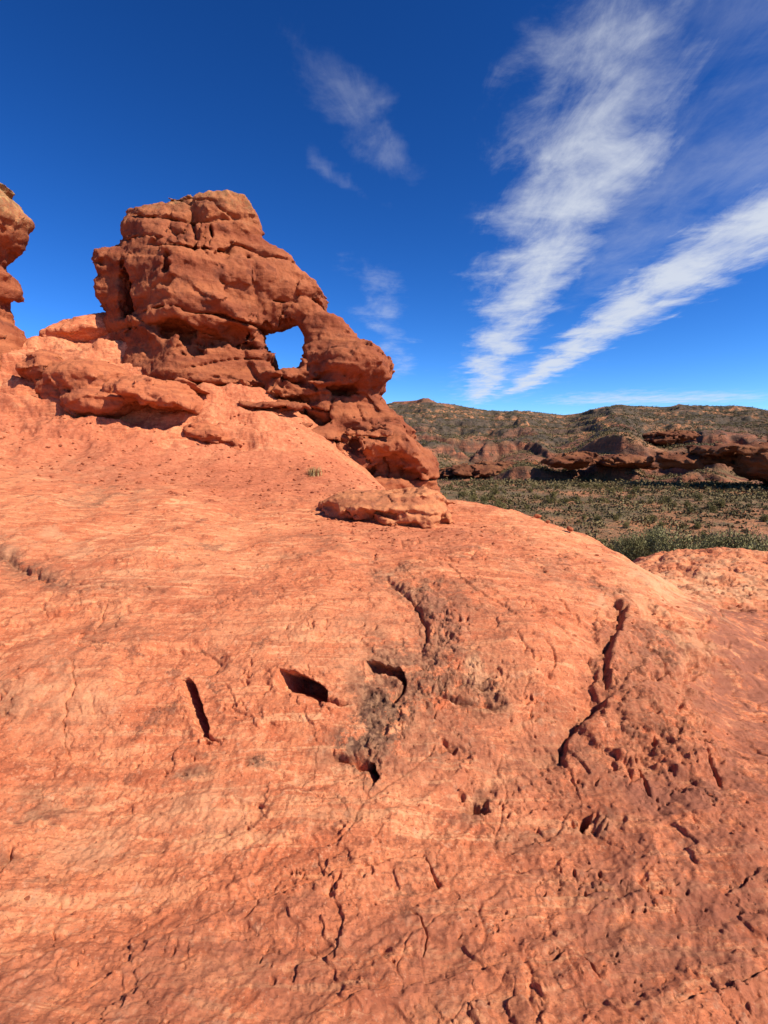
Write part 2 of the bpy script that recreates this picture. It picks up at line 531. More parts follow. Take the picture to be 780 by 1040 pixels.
def crack(pts, w=2.0, depth=0.02, step=0.0, reach=30, stain=0.0):
    """a crack of half-width w px; step lifts the right-hand side (walking along pts) by step metres"""
    m = window(pts, reach + 10)
    d, s, t = poly_dist(pts, PXw[m], PYw[m])
    taper = np.clip(np.minimum(t, 1 - t) * 6, 0.25, 1)
    nz = 0.65 + 0.5 * perlin(X[m] * 13, Y[m] * 13)
    h[m] -= depth * np.exp(-(d / (w * np.clip(nz, .3, 1.4))) ** 2) * taper
    if step:
        h[m] += step * taper * np.where(s > 0, np.exp(-(d / reach) ** 2 * 2), 0) * sstep(0, 1.6, d)
    if stain:
        patina[m] = np.maximum(patina[m], stain * np.exp(-(d / (3 * w + 3)) ** 2))


def hole(pts, w, depth, edge=0.55):
    m = window(pts, w * 2.2 + 6)
    d, s, t = poly_dist(pts, PX[m] + .6 * WXp[m], PY[m] + .6 * WYp[m])
    k = sstep(w, w * edge, d)
    h[m] -= 0.35 * depth * k
    HV[m] += (depth * k)[:, None] * np.array([0.42, 0.85, -0.30])
    h[m] += 0.006 * np.exp(-((d - w * 1.15) / (w * .35)) ** 2) + np.exp(-((d - w * 1.3) / (w * .7)) ** 2) * (0.010 * fbm(X[m], Y[m], Zb[m], 18, 3, 55) + .008 * sstep(-.02, .02, fbm(X[m], Y[m], Zb[m], 9, 4, 56) - .1))


def patch(arr, cx, cy, rx, ry, rot=0, s=1.0):
    m = window([(cx, cy)], 1.6 * max(rx, ry) + 40)
    a = R(rot); dx = PXw2[m] - cx; dy = PYw2[m] - cy
    u = (dx * math.cos(a) + dy * math.sin(a)) / rx; v = (-dx * math.sin(a) + dy * math.cos(a)) / ry
    arr[m] = np.maximum(arr[m], s * sstep(1.25, 0.45, np.hypot(u, v)))


def pits(cx, cy, sx, sy, n, r0=1.0, r1=3.2, depth=0.02, rot=0):
    a = R(rot)
    for _ in range(n):
        gx, gy = rng.normal() * sx * .6, rng.normal() * sy * .6
        x0 = cx + gx * math.cos(a) - gy * math.sin(a); y0 = cy + gx * math.sin(a) + gy * math.cos(a)
        r = r0 + (r1 - r0) * rng.random() ** 2
        e = 1.0 + rng.random() ** 2 * 2.6; b = -.35 + rng.normal() * .7
        m = (np.abs(PX - x0) < 3 * r + 6) & (np.abs(PY - y0) < 3 * r + 6)
        dx = PXw[m] - x0; dy = PYw[m] - y0
        u = (dx * math.cos(b) + dy * math.sin(b)) / e; v = -dx * math.sin(b) + dy * math.cos(b)
        d = np.hypot(u, v)
        h[m] -= depth * (0.4 + 0.6 * r / r1) * sstep(r, r * 0.45, d)


# --- main holes
hole([(290, 694), (322, 707)], 11.0, 0.30, .7)
crack([(326, 710), (354, 717)], 3.2, 0.06)
hole([(190, 699), (197, 718), (206, 741)], 8.0, 0.26, .7)
crack([(204, 744), (225, 754)], 2.8, 0.05)
# scoop above the slot
m = window([(123, 655), (225, 700)], 40)
d, s, t = poly_dist([(135, 680), (175, 672), (212, 668)], PXw2[m] * .4 + PXw[m] * .6, PYw[m])
h[m] -= 0.035 * sstep(20, 9, d)
crack([(123, 682), (160, 662), (205, 659), (221, 668), (212, 688)], 1.6, 0.02, -0.015, 14)
hole([(374, 677), (402, 682), (409, 690)], 4.5, 0.12)
crack([(402, 682), (410, 690), (407, 702), (398, 715)], 4.0, 0.07, 0.02, 20)
crack([(328, 770), (350, 770), (372, 775), (381, 786), (378, 798)], 3.2, 0.07, -0.03, 26, .6)
hole([(377, 780), (380, 790)], 5.5, 0.12)
# --- cracks on the left
crack([(-20, 552), (0, 562), (31, 577), (62, 593)], 2.6, 0.045, -0.04, 40, .8)
crack([(62, 592), (123, 599), (169, 602)], 1.6, 0.028, 0.010, 20, .3)
crack([(54, 600), (44, 612), (44, 620), (49, 627)], 1.3, 0.02)
crack([(112, 610), (105, 628), (92, 650)], 1.4, 0.018, 0.008, 12)
crack([(56, 672), (76, 675), (77, 700), (64, 731), (67, 757), (77, 777), (110, 790)], 1.3, 0.018, 0.012, 22)
crack([(-5, 895), (8, 882), (12, 862)], 2.2, 0.03, 0.01)
crack([(0, 978), (35, 966), (62, 958), (90, 952)], 1.6, 0.015, 0.012, 26)
crack([(77, 1006), (100, 993), (120, 984)], 1.6, 0.016, 0.01, 22)
crack([(235, 817), (260, 818), (278, 828)], 1.8, 0.02, -0.014, 18)
crack([(20, 905), (90, 890), (170, 862), (240, 845)], 1.6, 0.012, 0.012, 26)
crack([(130, 960), (230, 930), (330, 895), (420, 870)], 1.6, 0.010, 0.012, 30)
crack([(330, 1030), (420, 1005), (520, 985)], 1.6, 0.010, 0.010, 30)
# --- cracks right of centre
crack([(385, 583), (411, 598), (426, 619), (434, 642), (429, 663)], 2.6, 0.05, -0.02, 22, .7)
crack([(441, 702), (465, 708), (485, 713), (511, 712)], 3.2, 0.06, -0.02, 18, .7)
crack([(463, 688), (480, 692), (497, 700)], 2.6, 0.05, 0, 10, .6)
crack([(618, 602), (634, 619), (631, 637), (618, 655), (613, 670), (618, 696), (626, 701)], 3.0, 0.07, -0.05, 60, .5)
crack([(626, 700), (606, 719), (586, 738), (572, 750), (570, 765), (578, 787)], 2.6, 0.05, -0.045, 60, .5)
crack([(565, 604), (578, 620), (590, 634)], 1.5, 0.02)
crack([(549, 652), (567, 668), (559, 690)], 1.4, 0.018)
crack([(526, 645), (544, 675)], 1.4, 0.014)
crack([(413, 926), (428, 938), (433, 956), (428, 982)], 1.6, 0.016, 0.008, 16)
crack([(431, 872), (440, 890), (447, 905)], 1.6, 0.018)
crack([(650, 650), (664, 665), (676, 686), (660, 690), (648, 676)], 2.2, 0.035)
crack([(560, 960), (600, 985), (612, 1000)], 1.8, 0.014, 0.01, 18)
crack([(640, 770), (655, 800), (660, 815)], 2.2, 0.03)
crack([(708, 770), (725, 795), (732, 806)], 2.2, 0.03)
crack([(690, 1025), (735, 1012), (785, 985)], 1.8, 0.016, 0.012, 24)
crack([(710, 600), (725, 618), (735, 628)], 2.6, 0.04, .02, 14)
# --- pocks
for a in [(252, 688, 5, 18, 14, 1, 3), (240, 721, 18, 6, 12, 1, 2.4), (322, 637, 12, 6, 8, 1, 3), (447, 634, 10, 8, 9, 1.5, 4), (470, 630, 8, 4, 4, 1, 3),
          (445, 700, 10, 12, 8, 1, 4), (458, 760, 12, 8, 8, 2, 5), (490, 816, 18, 12, 14, 1.5, 5), (600, 838, 20, 8, 10, 2, 6), (549, 719, 14, 14, 14, 1, 3),
          (626, 785, 16, 10, 10, 1.5, 4), (690, 738, 20, 12, 12, 1.5, 4), (664, 655, 26, 26, 12, 1.2, 4), (682, 816, 26, 14, 9, 1.2, 3), (610, 905, 48, 22, 30, .8, 2.6),
          (565, 967, 10, 6, 5, 1.5, 3.5), (644, 1003, 10, 8, 4, 1.5, 3), (616, 980, 14, 10, 7, 1, 3), (302, 888, 12, 6, 7, 1, 3), (338, 906, 14, 8, 7, 1, 3),
          (264, 847, 10, 8, 5, 1, 3), (10, 720, 10, 16, 10, 1, 3), (505, 935, 60, 26, 14, .8, 2.2), (380, 640, 160, 50, 30, .8, 2), (160, 960, 140, 50, 30, .8, 2),
          (560, 800, 150, 60, 30, .8, 2.2), (700, 920, 80, 60, 30, .8, 2.4), (520, 700, 60, 40, 30, .8, 2.6), (210, 755, 14, 8, 8, 1.5, 4), (720, 640, 20, 20, 14, 1, 3.5),
          (620, 600, 14, 8, 8, 1, 3), (160, 780, 30, 20, 10, 1, 2.2), (430, 560, 90, 25, 24, .8, 2)]:
    pits(*a)
pits(585, 840, 14, 6, 4, 4, 7, 0.05)
pits(490, 820, 10, 6, 3, 4, 6, 0.04)
pits(455, 757, 8, 5, 3, 4, 6, 0.045)
pits(700, 683, 4, 6, 2, 4, 6, 0.05)
# roughened ground where the varnish is eaten away
for cx, cy, rx, ry in ((610, 905, 70, 30), (390, 740, 60, 60), (660, 660, 45, 40), (690, 800, 60, 45), (480, 700, 50, 25), (500, 815, 40, 28), (600, 838, 40, 22), (450, 630, 28, 34)):
    a = np.zeros_like(h); patch(a, cx, cy, rx, ry)
    m = a > 0
    h[m] += a[m] * (0.007 * fbm(X[m], Y[m], Zb[m], 16, 4, 21, .6) - 0.008 * np.clip(perlin(X[m] * 20, Y[m] * 20, Zb[m] * 20) - 0.12, 0, 1) * 2)
for cx, cy, sx, sy, n in ((480, 640, 120, 60, 60), (560, 740, 160, 60, 90), (640, 860, 120, 50, 90), (420, 760, 90, 50, 50), (520, 860, 160, 60, 80), (380, 900, 200, 70, 60), (600, 980, 180, 50, 60), (100, 700, 80, 60, 20)):
    pits(cx, cy, sx, sy, int(n * .25), .7, 2.0, .014)
a = np.zeros_like(h)
for q_ in [(430, 600, 24, 22, 30), (450, 640, 26, 36, -10), (440, 690, 26, 30, 20), (400, 730, 44, 44, 30), (380, 775, 26, 30, 0), (480, 700, 46, 18, 8)]: patch(a, *q_)
m = a > 0
rg = fbm(X[m], Y[m], Zb[m], 9, 5, 81, .6)
h[m] += a[m] * (0.012 * rg + 0.012 * sstep(-.03, .03, rg) - 0.006 * sstep(.2, .26, np.abs(fbm(X[m], Y[m], Zb[m], 14, 3, 82))))
patina[m] = np.maximum(patina[m], .8 * a[m])
a = np.zeros_like(h)
for q_ in [(655, 660, 46, 46, 30), (660, 735, 60, 36, -20), (632, 700, 26, 60, 10), (700, 770, 40, 26, 30)]: patch(a, *q_)
m = a > 0
rg = fbm(X[m], Y[m], Zb[m], 6, 5, 83, .6)
h[m] += sstep(.15, .55, a[m] + .5 * rg) * 0.035 + a[m] * (0.018 * rg + 0.012 * sstep(-.03, .03, rg - .1) - 0.006 * sstep(-.02, .02, fbm(X[m], Y[m], Zb[m], 11, 4, 84) - .15))
patina[m] = np.maximum(patina[m], .45 * a[m])
# --- stains
for a in [(440, 700, 120, 90, 0, .45), (600, 780, 150, 50, 5, .40), (470, 610, 60, 18, 10, .5), (540, 850, 60, 20, -10, .5), (330, 830, 60, 14, -20, .35), (700, 700, 40, 60, 0, .4), (120, 640, 50, 10, 0, .35), (620, 960, 60, 16, 0, .4), (300, 900, 40, 10, -20, .35)]:
    patch(patina, *a)
for a in [(400, 700, 60, 70, 30, .8), (455, 675, 50, 40, 0, .7), (392, 735, 46, 60, 20, 1.0), (370, 748, 44, 30, -15, 1.0), (280, 762, 16, 12, 0, .8), (190, 787, 40, 9, -15, .7), (450, 635, 24, 38, -10, .85), (480, 700, 46, 16, 10, .8), (420, 600, 14, 8, 0, .6),
          (664, 660, 38, 34, 40, .75), (690, 740, 30, 16, 0, .6), (60, 822, 58, 16, -12, .55), (10, 722, 18, 22, 0, .6), (485, 815, 34, 16, -30, .6), (600, 836, 34, 12, 0, .6),
          (210, 757, 22, 12, 0, .6), (455, 760, 20, 14, 0, .6), (640, 792, 26, 20, 0, .5), (560, 735, 24, 36, 30, .35), (600, 905, 60, 24, -5, .5), (100, 508, 70, 8, 0, .45), (210, 555, 22, 6, -10, .6),
          (330, 560, 60, 8, 5, .4), (650, 720, 50, 40, -30, .4), (10, 880, 16, 16, 0, .5), (40, 908, 30, 6, -10, .5), (550, 580, 60, 12, 10, .35), (630, 605, 22, 14, 30, .6)]:
    patch(patina, *a)
patch(patina, 745, 620, 60, 8, 4, .7)
for a in [(690, 815, 70, 26, 15, .9), (600, 908, 90, 34, -5, .8), (740, 880, 90, 60, 0, .55), (775, 690, 75, 90, 20, .95), (770, 790, 50, 60, 0, .8), (250, 940, 220, 28, -18, .35), (480, 1000, 330, 80, 0, .5), (160, 1000, 220, 70, -10, .5), (680, 930, 170, 130, 0, .75), (470, 960, 200, 60, -10, .5), (755, 660, 60, 60, 0, .9),
          (450, 640, 40, 46, 0, .5), (640, 680, 70, 60, 0, .4), (150, 590, 150, 30, 5, .2), (520, 780, 150, 60, 0, .3), (740, 1000, 90, 60, 0, .4)]:
    patch(brown, *a)
for a in [(60, 720, 70, 70, 0, .5), (170, 840, 150, 30, -18, .55), (330, 650, 150, 40, 0, .3), (480, 690, 14, 10, 0, 1), (628, 745, 10, 8, 0, 1), (618, 604, 14, 8, 0, .9), (408, 597, 12, 6, 0, .9),
          (720, 588, 90, 30, 0, 1), (675, 640, 14, 60, -35, .7), (100, 480, 90, 10, 0, .5), (200, 360, 80, 30, 0, .4), (60, 550, 60, 10, 0, .5)]:
    patch(tan, *a)
patch(red, 290, 430, 110, 50, 20, .55); patch(red, 60, 380, 90, 40, 10, .4); patch(red, 200, 475, 220, 34, 4, .9); patch(red, 40, 440, 120, 26, 10, .8); patch(red, 420, 540, 120, 20, 8, .6)

Pg = np.stack([X, Y, Zb], -1) + NN * h[..., None] + HV
nr, nc = X.shape
idx = np.arange(nr * nc, dtype=np.int32).reshape(nr, nc)
quads = np.stack([idx[:-1, :-1], idx[:-1, 1:], idx[1:, 1:], idx[1:, :-1]], -1).reshape(-1, 4)[:, ::-1]
ground = mesh_np('ground', Pg.reshape(-1, 3), quads, M_slick, attrs={'patina': patina, 'brown': brown, 'tan': tan, 'red': red})
tag(ground, 'bare orange sandstone slickrock dome filling the foreground', kind='structure')


def ground_pt(px, py):
    p = hit(px, py)
    th, lr = polar(p[0], p[1])
    j = min(np.searchsorted(ths, th), nc - 1); i = min(np.searchsorted(rs, lr), nr - 1)
    return Pg[i, j].copy()


# ------------------------------------------------------------------ volumetric rocks (signed distance + surface nets)
def sd_poly(pts, x, z):
    d = np.full(x.shape, 1e9); ins = np.zeros(x.shape, bool)
    n = len(pts)
    for i in range(n):
        ax, az = pts[i]; bx, bz = pts[(i + 1) % n]
        dx, dz = bx - ax, bz - az
        t = np.clip(((x - ax) * dx + (z - az) * dz) / (dx * dx + dz * dz + 1e-12), 0, 1)
        d = np.minimum(d, np.hypot(x - ax - t * dx, z - az - t * dz))
        c = ((az > z) != (bz > z)) & (x < dx * (z - az) / (dz if abs(dz) > 1e-9 else 1e-9) + ax)
        ins ^= c
    return np.where(ins, -d, d)


def smin(a, b, k):
    hh = np.clip(0.5 + 0.5 * (b - a) / k, 0, 1)
    return b * (1 - hh) + a * hh - k * hh * (1 - hh)


def smax(a, b, k): return -smin(-a, -b, k)


def surface_nets(D, o, hs):
    ins = D < 0
    s = [slice(None, -1), slice(1, None)]
    cnt = sum(ins[s[a], s[b], s[c]].astype(np.int8) for a in (0, 1) for b in (0, 1) for c in (0, 1))
    act = (cnt > 0) & (cnt < 8)
    I = np.argwhere(act)
    ids = np.full(act.shape, -1, np.int32); ids[act] = np.arange(len(I))
    i, j, k = I.T
    acc = np.zeros((len(I), 3)); num = np.zeros(len(I))
    cor = [(a, b, c) for a in (0, 1) for b in (0, 1) for c in (0, 1)]
    val = {q_: D[i + q_[0], j + q_[1], k + q_[2]] for q_ in cor}
    for p in cor:
        for ax in range(3):
            if p[ax] == 0:
                q_ = list(p); q_[ax] = 1; q_ = tuple(q_)
                a, b = val[p], val[q_]
                m = (a < 0) != (b < 0)
                t = a[m] / (a[m] - b[m])
                base = np.tile(np.array(p, float), (m.sum(), 1)); base[:, ax] = t
                acc[m] += base; num[m] += 1
    V = (I + acc / num[:, None]) * hs + o
    Q = []
    for ax in range(3):
        u, v = [(1, 2), (2, 0), (0, 1)][ax]
        a = np.take(ins, range(ins.shape[ax] - 1), ax); b = np.take(ins, range(1, ins.shape[ax]), ax)
        E = np.argwhere(a != b)
        ok = (E[:, u] > 0) & (E[:, v] > 0) & (E[:, u] < act.shape[u]) & (E[:, v] < act.shape[v])
        E = E[ok]
        sgn = ins[tuple(E.T)]

        def c(du, dv):
            e = E.copy(); e[:, u] += du; e[:, v] += dv
            return ids[tuple(e.T)]
        q4 = np.stack([c(-1, -1), c(0, -1), c(0, 0), c(-1, 0)], 1)
        q4[~sgn] = q4[~sgn][:, ::-1]
        Q.append(q4)
    return V, np.concatenate(Q)


def vnormals(V, Q):
    n = np.cross(V[Q[:, 2]] - V[Q[:, 0]], V[Q[:, 3]] - V[Q[:, 1]])
    N = np.zeros_like(V)
    for a in range(3):
        for c in range(4):
            N[:, a] += np.bincount(Q[:, c], n[:, a], len(V))
    return N / (np.linalg.norm(N, axis=1, keepdims=True) + 1e-9)


def blocks(x, y, z, sx, sy, sz, seed):
    """random height per irregular block (nearest jittered cell), -0.5..0.5"""
    wx_ = 0.35 * perlin(x / sx * 1.3 + seed, y / sx * 1.3, z / sz * .7); wz_ = 0.35 * perlin(x / sx * 1.1, y / sx * 1.1 + seed, z / sz * .7 + 9)
    a, b, c = x / sx + wx_, y / sy + wx_, z / sz + wz_
    ia, ib, ic = np.floor(a).astype(np.int64), np.floor(b).astype(np.int64), np.floor(c).astype(np.int64)
    best = np.full(x.shape, 1e9); val = np.zeros(x.shape)
    for da in (-1, 0, 1):
        for db in (-1, 0, 1):
            for dc in (-1, 0, 1):
                k = _perm[(_perm[(_perm[(ia + da + seed) & 255] + ib + db) & 255] + ic + dc) & 255]
                g = _g[k]
                d = (a - ia - da - .5 - .42 * g[:, 0]) ** 2 + (b - ib - db - .5 - .42 * g[:, 1]) ** 2 + (c - ic - dc - .5 - .42 * g[:, 2]) ** 2
                m = d < best
                best[m] = d[m]; val[m] = (k / 255.0 - .5 + 0.25 * (g[:, 0] * (a - ia - da) + g[:, 2] * (c - ic - dc)))[m]
    return val


def beds(z, seed, lo, hi, t0, t1):
    g = np.random.default_rng(seed)
    e = [lo]
    while e[-1] < hi: e.append(e[-1] + t0 + (t1 - t0) * g.random() ** 1.5)
    e = np.array(e)
    amp = g.random(len(e)); off = g.random(len(e))
    i = np.clip(np.searchsorted(e, z) - 1, 0, len(e) - 2)
    t = (z - e[i]) / (e[i + 1] - e[i])
    # rounded nose low in the bed, notch at its base
    prof = np.where(t < 0.18, t / 0.18, 1 - 0.55 * ((t - 0.18) / 0.82) ** 2)
    return (prof - 0.6) * (0.35 + 0.65 * amp[i]) + 0.55 * (off[i] - 0.5)


def build_rock(name, mat, lo, hi, vox, sdf, noises, bed=None, fine=(), origin=None, band=0.6, seed=1, blk=(), smooth=2, joints=()):
    lo = np.array(lo, float); hi = np.array(hi, float)
    n = np.ceil((hi - lo) / vox).astype(int) + 1
    gx, gy, gz = [(lo[a] + vox * np.arange(n[a])) for a in range(3)]
    D = sdf(gx[:, None, None], gy[None, :, None], gz[None, None, :])
    D = np.ascontiguousarray(np.broadcast_to(D, tuple(n))).astype(np.float32)
    m = np.abs(D) < band
    I = np.argwhere(m)
    x = gx[I[:, 0]]; y = gy[I[:, 1]]; z = gz[I[:, 2]]
    add = np.zeros(len(I), np.float32)
    if bed is not None:
        amp, t0, t1, tilt, warp = bed
        add -= amp * beds(z + tilt[0] * x + tilt[1] * y + warp * fbm(x, y, z, 0.45 / t1, 3, seed + 3), seed, lo[2] - 4 * t1, hi[2] + 6 * t1, t0, t1)
    for (f, a, o, ridged) in noises:
        q_ = fbm(x, y, z, f, o, seed + int(10 * f))
        if ridged: q_ = 0.45 - np.abs(q_) * 1.3
        add -= a * q_
    for (fx, fz, wd_, a, th_) in joints:
        nn = fbm(x * fx + 7 * seed, y * fx, z * fz, 1.0, 3, seed + 91, .5)
        mk = sstep(th_, th_ + .2, perlin(x * fx * .6 + 3, y * fx * .6 + seed, z * fz * .6))
        add += a * np.exp(-(nn / wd_) ** 2) * mk
    for (a, sx_, sz_) in blk:
        add -= a * blocks(x, y, z, sx_, sx_, sz_, seed)
    D[m] += add
    # closed outside
    for ax in range(3):
        sl = [slice(None)] * 3
        for e in (0, -1):
            sl[ax] = e; D[tuple(sl)] = np.maximum(D[tuple(sl)], 0.01)
    V, Q = surface_nets(D, lo, vox)
    for _ in range(smooth):
        S = np.zeros_like(V); c_ = np.zeros(len(V))
        for a, b in ((0, 1), (1, 2), (2, 3), (3, 0)):
            for ax in range(3):
                S[:, ax] += np.bincount(Q[:, a], V[Q[:, b], ax], len(V)) + np.bincount(Q[:, b], V[Q[:, a], ax], len(V))
            c_ += np.bincount(Q[:, a], minlength=len(V)) + np.bincount(Q[:, b], minlength=len(V))
        V = 0.45 * V + 0.55 * S / np.maximum(c_, 1)[:, None]
    N = vnormals(V, Q)
    if fine:
        d = np.zeros(len(V))
        for (f, a, o) in fine: d += a * fbm(V[:, 0], V[:, 1], V[:, 2], f, o, seed + 50)
        V = V + N * d[:, None]
    # drop loose crumbs: keep the biggest connected piece
    par = np.arange(len(V))
    for _ in range(60):
        mn = np.minimum.reduce([par[Q[:, c]] for c in range(4)])
        new = par.copy()
        for c in range(4): np.minimum.at(new, Q[:, c], mn)
        new = new[new]; new = new[new]
        if (new == par).all(): break
        par = new
    u, ct = np.unique(par, return_counts=True)
    keep = par == u[np.argmax(ct)]
    re = np.cumsum(keep) - 1
    Q = re[Q[keep[Q].all(1)]]; V = V[keep]
    return mesh_np(name, V, Q, mat, origin=origin)


def ell(c, r):
    k = min(r)
    def f(x, y, z):
        q_ = np.sqrt(((x - c[0]) / r[0]) ** 2 + ((y - c[1]) / r[1]) ** 2 + ((z - c[2]) / r[2]) ** 2)
        return (q_ - 1) * k
    return f


# ---- the arch
YA = 14.0
def apoly(pts, Y0=YA): return [(p[0], p[2]) for p in (at(a, b, Y0) for a, b in pts)]


arch_out = apoly([(100, 520), (104, 380), (120, 345), (112, 328), (110, 314), (112, 298), (115, 288), (108, 272), (110, 262), (128, 252), (133, 230), (146, 216), (176, 207), (203, 202),
                  (225, 197), (240, 200), (250, 213), (261, 232), (267, 247), (295, 266), (320, 296), (349, 330), (366, 349), (387, 360), (396, 378), (388, 394), (383, 402),
                  (396, 420), (414, 444), (433, 466), (443, 490), (446, 540), (300, 560)])
arch_win = apoly([(264, 337), (285, 335), (304, 332), (311, 347), (317, 369), (309, 388), (280, 388), (271, 374), (270, 357)])
PXM = YA / F  # metres per photo pixel at the arch


def arch_sdf(x, y, z):
    x2 = np.broadcast_to(x[:, 0, 0][:, None], (x.shape[0], z.shape[2])); z2 = np.broadcast_to(z[0, 0, :][None], x2.shape)
    so = sd_poly(arch_out, x2, z2); sw = sd_poly(arch_win, x2, z2)
    s = np.maximum(so, -sw)
    dep = np.clip(-so, 0, 3); depw = np.clip(sw, 0, 3)
    T = 0.42 + 0.66 * np.minimum(dep, 2.2) * (0.30 + 0.70 * sstep(0.0, 1.6, depw))
    Yc = YA - 0.10 * np.clip(5.0 - z2, 0, 6)           # foot steps forward
    front = Yc - T
    s3 = s[:, None, :]
    d = smax(s3, np.abs(y - Yc[:, None, :]) - T[:, None, :], 0.35)

    def E(px, py, rx, ry, yy, ry_m):
        c = at(px, py, yy)
        return ell(c, (rx * PXM, ry_m, ry * PXM))(x, y, z)
    d = smin(d, E(361, 374, 34, 22, 13.5, 1.0), 0.12)          # knob
    d = smin(d, E(300, 396, 40, 10, 13.3, 0.9), 0.2)            # sill ledges
    d = smin(d, E(225, 398, 60, 13, 13.0, 0.9), 0.2)
    d = smin(d, E(262, 418, 46, 12, 12.6, 0.7), 0.2)
    d = smin(d, E(310, 434, 34, 12, 13.0, 0.6), 0.15)
    d = smin(d, E(372, 452, 38, 14, 12.95, 0.8), 0.2)
    d = smin(d, E(386, 450, 28, 16, 13.3, 0.75), 0.3)
    d = smin(d, E(418, 476, 24, 20, 13.5, 0.8), 0.3)
    d = smin(d, E(205, 330, 60, 22, 13.2, 1.1), 0.3)
    d = smin(d, E(119, 298, 11, 28, 14.2, 0.7), 0.15)
    cuts = [(176, 336, 15, 8, 12.45, .9), (208, 342, 20, 9, 12.2, 1.0), (231, 336, 13, 9, 12.3, 1.0), (248, 347, 16, 6, 12.6, .8), (196, 354, 9, 6, 12.2, .8),
            (128, 288, 10, 42, 13.1, 1.0), (225, 290, 48, 12, 11.75, .5), (345, 394, 30, 4.5, 12.9, .9), (306, 386, 15, 11, 12.9, .8),
            (312, 422, 18, 8, 12.25, .8), (326, 449, 22, 5, 12.2, .8), (358, 451, 12, 9, 12.1, .8), (398, 482, 36, 9, 12.2, 1.0), (420, 484, 20, 8, 12.5, 1.0),
            (215, 396, 36, 5, 12.2, .9), (276, 404, 30, 4, 12.5, .8), (296, 344, 12, 6, 12.9, .5), (240, 244, 26, 3, 12.2, .8), (283, 259, 18, 3, 12.8, .7),
            (190, 246, 26, 3.5, 12.0, .8), (285, 318, 12, 8, 12.6, .5), (232, 318, 22, 6, 11.9, .5), (165, 262, 6, 18, 12.2, .6), (188, 215, 6, 9, 12.6, .8), (228, 222, 14, 6, 12.5, .6)]
    for a in cuts:
        d = smax(d, -E(*a), 0.06)
    return d


arch = build_rock('arch_rock', M_arch, (-8.4, 11.0, -0.6), (2.2, 16.6, 9.0), 0.04, arch_sdf,
                  [(0.55, 0.10, 2, False), (1.6, 0.06, 3, False), (2.8, 0.03, 2, True), (7.5, 0.025, 2, False)],
                  bed=(0.09, 0.40, 1.3, (0.10, 0.0), 0.35), blk=((.15, 2.1, 1.0), (.06, .75, .40), (.025, .28, .15)), joints=((.25, 1.0, .045, .20, .0), (.9, .25, .045, .20, .02)), fine=((9, 0.022, 3), (24, 0.010, 2)),
                  origin=(-3.6, 13.6, 0.9), band=0.9, seed=4)
tag(arch, 'tall red sandstone arch with a small window of sky through it', 'rock arch')

# ---- the pinnacle at the left edge
YL = 12.6
left_out = apoly([(-330, 420), (-330, 260), (-250, 190), (-150, 170), (-60, 165), (-14, 184), (0, 194), (13, 207), (18, 219), (12, 236), (-2, 260), (-8, 269), (8, 281), (12, 293), (8, 302),
                  (-2, 306), (5, 318), (18, 334), (40, 400), (40, 460)], YL)


def left_sdf(x, y, z):
    x2 = np.broadcast_to(x[:, 0, 0][:, None], (x.shape[0], z.shape[2])); z2 = np.broadcast_to(z[0, 0, :][None], x2.shape)
    s = sd_poly(left_out, x2, z2)
    T = 0.5 + 0.7 * np.minimum(np.clip(-s, 0, 3), 2.4)
    return smax(s[:, None, :], np.abs(y - YL) - T[:, None, :], 0.3)


lrock = build_rock('rock_pinnacle', M_left, (-17.0, 9.4, 0.0), (-7.2, 16.0, 8.9), 0.05, left_sdf,
                   [(0.55, 0.14, 2, False), (1.6, 0.08, 3, False), (2.8, 0.05, 2, True)], bed=(0.12, 0.3, 1.1, (0.05, 0), 0.3), blk=((.18, 1.6, .9), (.09, .6, .35)), fine=((9, 0.022, 3), (24, 0.010, 2)),
                   origin=(-10.5, 12.6, 2.0), band=0.8, seed=9)
tag(lrock, 'overhanging red rock pinnacle cut off by the left edge of the photo', 'rock')


# ---- loose rocks and ledges on the slope
def boulder(name, label, px, py, Yd, parts, cuts, vox, noises, bed, mat, group=None, seed=1, k=0.12, blk=5):
    """parts / cuts: (px, py, rx px, rz px, distance, ry metres)"""
    s = Yd / F
    es = [ell(at(a, b, yy), (rx * s, rym, rz * s)) for a, b, rx, rz, yy, rym in parts]
    cs = [ell(at(a, b, yy), (rx * s, rym, rz * s)) for a, b, rx, rz, yy, rym in cuts]
    P = np.array([at(a, b, yy) for a, b, rx, rz, yy, rym in parts])
    S = np.array([(rx * s, rym, rz * s) for a, b, rx, rz, yy, rym in parts])
    lo = (P - S).min(0) - 0.35; hi = (P + S).max(0) + 0.35

    def f(x, y, z):
        d = es[0](x, y, z)
        for e in es[1:]: d = smin(d, e(x, y, z), k)
        for c in cs: d = smax(d, -c(x, y, z), 0.04)
        return d
    base = ((lo + hi) / 2); base[2] = lo[2] + 0.35
    o = build_rock(name, mat, lo, hi, vox, f, noises, bed=bed, blk=((blk * s, 36 * s, 16 * s),), fine=((16, 0.010, 3), (40, 0.004, 2)), origin=base, band=0.5, seed=seed)
    return tag(o, label, 'rock', group)


